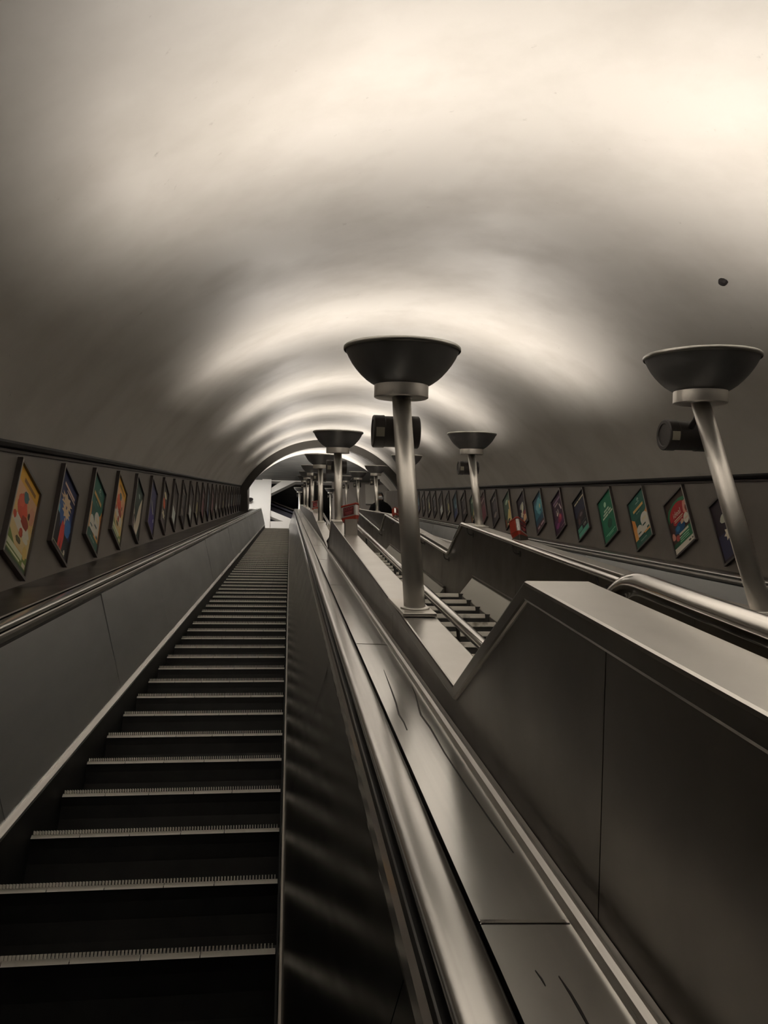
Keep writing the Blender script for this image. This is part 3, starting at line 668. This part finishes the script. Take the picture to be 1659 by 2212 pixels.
# black shaft behind the framed opening, with the flank of another escalator crossing it
mb = MB(); mb.box(-1.2, 2.6, YB+3.6, YB+3.8, ZF, ZC+.1); mb.box(-1.3, -1.2, YB+.3, YB+3.8, ZF, ZC+.1); mb.box(2.5, 2.6, YB+.3, YB+3.8, ZF, ZC+.1); mb.box(-1.2, 2.6, YB+.3, YB+3.8, ZF-.1, ZF)
struct('wall_back.002', mb, M['void'])
xe = thing('escalator.002', 'dark flank of another escalator seen through the white framed opening', 'escalator', (-.9, YB+1.5, 18.3))
def slab(z0, z1, y0, y1, slope=-.42):
    mb = MB(); z0 *= KB; z1 *= KB; a = [(-1.15, z0), (2.45, z0+3.6*slope), (2.45, z1+3.6*slope), (-1.15, z1)]
    return mb.prism([(x, y0, z) for x, z in a], [(x, y1, z) for x, z in a])
part('side_panel', slab(18.0, 19.75, YB+1.4, YB+1.5), M['shaft'], xe)
part('handrail', slab(20.0, 20.08, YB+1.36, YB+1.5), M['panel'], xe)
part('skirt', slab(19.80, 19.9, YB+1.32, YB+1.45), M['shaft'], xe)
# fittings of the hall
r = thing('added_hall_light', 'unseen strip light added on the upper hall ceiling to brighten the white wall', 'added light', (-2.1, 32.3, ZC-.06))  # added out of view to brighten the white hall wall
part('housing', MB().box(-2.9, -1.3, 32.2, 32.4, ZC-.06, ZC), M['hallwhite'], r); part('diffuser', MB().box(-2.86, -1.34, 32.23, 32.37, ZC-.085, ZC-.055), M['tube'], r)
single('wall_panel', MB().box(4.0, 5.2, YB-.12, YB-.01, 19.15*KB, 20.3*KB), M['lightpanel'], 'pale rectangular wall panel behind the person at the top', 'panel', (4.6, YB-.06, 19.15*KB))
mb = MB(); a = [(x*KB, z*KB) for x, z in [(5.2, 18.7), (5.5, 18.7), (5.95, 20.35), (5.45, 20.35)]]
mb.prism([(x, YB-.6, z) for x, z in a], [(x, YB-.45, z) for x, z in a])
single('hanging_sign', mb, M['void'], 'tall dark slanted sign board beyond the person at the top', 'sign', (5.7, YB-.5, 18.7*KB))
r = thing('wall_uplighter', 'small dark bowl wall lamp on the white wall beside the arch', 'wall lamp', (-2.07, YB-.02, 19.2*KB))
part('shade', MB().lathe((-2.05, YB-.16, 19.12*KB), (0, 0, 1), [(.02, 0), (.09, .03), (.15, .1), (.155, .13), (.14, .13), (.0, .09)], 24), M['chip'], r)
part('arm', MB().box(-2.07, -2.03, YB-.12, YB, 19.14*KB, 19.19*KB), M['chip'], r)

# ------------------------------------------------------------------ person riding down the right escalator
def skin(name, verts, edges, radii, m, parent, root_i=0, sub_lv=2, flat=None):
    me = bpy.data.meshes.new(name); me.from_pydata(verts, edges, [])
    o = link(name, me, parent); me.materials.append(m)
    sk = o.modifiers.new('skin', 'SKIN'); sk.use_smooth_shade = True
    for i, r in enumerate(radii):
        v = me.skin_vertices[0].data[i]; v.radius = r if isinstance(r, tuple) else (r, r); v.use_root = (i == root_i)
    s = o.modifiers.new('sub', 'SUBSURF'); s.levels = sub_lv; s.render_levels = sub_lv
    return o
px, py = 2.83, 20.80
stepk = W(0, 23.02, -1.37)
pz = stepk.z
root = thing('person', 'person in black coat and white face mask near the top of the right escalator', 'person', (px, py, pz))
V = []; E = []; Rr = []
def add(p, r, link_to=None):
    V.append(p); Rr.append(r)
    if link_to is not None: E.append((link_to, len(V)-1))
    return len(V)-1
pel = add((0, 0, .95), (.15, .11)); sp1 = add((0, 0, 1.15), (.15, .11), pel); ch = add((0, .0, 1.36), (.18, .12), sp1); nk = add((0, 0, 1.5), (.065, .065), ch)
hd = add((0, -.01, 1.6), (.075, .085), nk); hd2 = add((0, -.01, 1.72), (.085, .098), hd); hd3 = add((0, 0, 1.80), (.06, .07), hd2)
for sg in (-1, 1):
    hp = add((sg*.1, 0, .88), (.09, .09), pel); kn = add((sg*.11, -.02, .5), (.06, .06), hp); an = add((sg*.11, 0, .1), (.042, .042), kn); add((sg*.13, -.15, .04), (.04, .03), an)
    sh = add((sg*.2, 0, 1.4), (.07, .07), ch); eb = add((sg*.30, .01, 1.14), (.048, .048), sh); wr = add((sg*.27, -.16, .96), (.03, .026), eb); pm = add((sg*.26, -.22, .92), (.038, .018), wr)
    for q in range(4):
        kx = sg*(.235+.018*q); L = (.045, .05, .046, .036)[q]
        a = add((kx, -.255, .90), (.010, .010), pm); b = add((kx, -.255-L*.6, .88), (.009, .009), a); add((kx, -.25-L*.75, .855), (.008, .008), b)
    a = add((sg*.222, -.215, .925), (.011, .011), pm); b = add((sg*.205, -.24, .91), (.010, .010), a); add((sg*.205, -.265, .895), (.008, .008), b)
skin('body', V, E, Rr, M['skin'], root)
# coat: loose cape-like outline over shoulders and arms
def shell(rings, n=28):
    mb = MB(); vs = []
    for (cy, z, rx, ry, p) in rings:
        for k in range(n):
            t = 2*math.pi*k/n; c, s_ = math.cos(t), math.sin(t)
            vs.append((px+rx*math.copysign(abs(c)**p, c), py+cy+ry*math.copysign(abs(s_)**p, s_), pz+z))
    fs = [(i*n+k, i*n+(k+1) % n, (i+1)*n+(k+1) % n, (i+1)*n+k) for i in range(len(rings)-1) for k in range(n)]
    mb.add(vs, fs, 0, True); mb.add(vs[:n], [tuple(range(n))[::-1]]); return mb
mb = shell([(0, .62, .31, .2, .9), (0, .86, .37, .21, .9), (0, 1.02, .395, .21, .9), (0, 1.16, .375, .2, .9), (0, 1.3, .325, .185, .9), (0, 1.4, .26, .16, .9), (0, 1.475, .16, .125, 1), (0, 1.53, .085, .09, 1)])
coat = part('coat', mb, M['coat'], root)
mb = MB()
for sg in (-1, 1): mb.tube([(px+sg*.235, py, pz+1.34), (px+sg*.325, py+.01, pz+1.12), (px+sg*.285, py-.14, pz+.985)], [.08, .075, .055], 16)
sub('sleeves', mb, M['coat'], coat, root.location)
mb = MB().tube([(px-.12, py-.01, pz+.0), (px-.115, py-.01, pz+.5), (px-.1, py, pz+.9)], [.07, .085, .11], 16); mb.tube([(px+.12, py-.01, pz), (px+.115, py-.01, pz+.5), (px+.1, py, pz+.9)], [.07, .085, .11], 16)
part('trousers', mb, M['coat'], root)
def headshell(z0, z1, k, front):
    mb = MB(); n = 24; vs = []; rows = 9
    for i in range(rows):
        ph = (i/(rows-1))*math.pi/2
        for j in range(n):
            t = 2*math.pi*j/n
            r = math.cos(ph)*k
            vs.append((px+.093*r*math.cos(t), py+.005+.115*r*math.sin(t), pz+z0+(z1-z0)*math.sin(ph)))
    fs = [(i*n+j, i*n+(j+1) % n, (i+1)*n+(j+1) % n, (i+1)*n+j) for i in range(rows-1) for j in range(n)]
    return mb.add(vs, fs, 0, True)
part('hat', headshell(1.735, 1.862, 1.13, 0), M['hair'], root)
mb = MB(); n = 13
vs = []
for i in range(5):
    for j in range(n):
        t = math.pi+math.pi*j/(n-1); vs.append((px+.094*math.cos(t), py-.0+.112*math.sin(t)*(1.05-.07*abs(i-2)), pz+1.56+.027*i))
mb.add(vs, [(i*n+j, i*n+j+1, (i+1)*n+j+1, (i+1)*n+j) for i in range(4) for j in range(n-1)], 0, True)
part('face_mask', mb, M['mask'], root)
mb = MB()
for sg in (-1, 1): mb.lathe((px+sg*.035, py-.098, pz+1.705), (0, -1, 0), [(.012, -.014), (.010, -.004), (.004, -.002)], 10)
part('eyes', mb, M['hair'], root)
mb = MB(); vs = []; n = 15
for i in range(5):
    for j in range(n):
        t = -.35+(math.pi+.7)*j/(n-1); vs.append((px+.112*math.cos(t), py+.01+.125*math.sin(t), pz+1.5+.065*i))
mb.add(vs, [(i*n+j, i*n+j+1, (i+1)*n+j+1, (i+1)*n+j) for i in range(4) for j in range(n-1)], 0, True)
part('hood', mb, M['coat'], root)

# ------------------------------------------------------------------ camera, world, view
cam = bpy.data.cameras.new('camera'); co = bpy.data.objects.new('camera', cam); C.objects.link(co)
yaw, pit, rol = math.radians(8.03315424), math.radians(28.63088573), math.radians(-2.6480441)
fwd = Vector((math.sin(yaw)*math.cos(pit), math.cos(yaw)*math.cos(pit), math.sin(pit)))
right_ = Vector((math.cos(yaw), -math.sin(yaw), 0)); up = right_.cross(fwd)
c_, s_ = math.cos(rol), math.sin(rol)
r2 = right_*c_+up*s_; u2 = -right_*s_+up*c_
co.matrix_world = Matrix(((r2.x, u2.x, -fwd.x, 0), (r2.y, u2.y, -fwd.y, 0), (r2.z, u2.z, -fwd.z, 0), (0, 0, 0, 1)))
cam.sensor_fit = 'VERTICAL'; cam.sensor_height = 24; cam.lens = 24*1648.997/2212; cam.clip_start = .02; cam.clip_end = 200
bpy.context.scene.camera = co
wd = bpy.data.worlds.new('world'); bpy.context.scene.world = wd; wd.use_nodes = True
wd.node_tree.nodes['Background'].inputs['Color'].default_value = (.02, .018, .015, 1); wd.node_tree.nodes['Background'].inputs['Strength'].default_value = .3
sc = bpy.context.scene
sc.view_settings.view_transform = 'Standard'; sc.view_settings.look = 'None'; sc.view_settings.gamma = 1; sc.view_settings.use_curve_mapping = False
sc.view_settings.exposure = 0.0
sc.cycles.use_denoising = True; sc.cycles.max_bounces = 8; sc.cycles.diffuse_bounces = 4; sc.cycles.glossy_bounces = 4
sc.cycles.sample_clamp_indirect = 6
for o in list(bpy.data.objects):
    if '_o' in o: del o['_o']
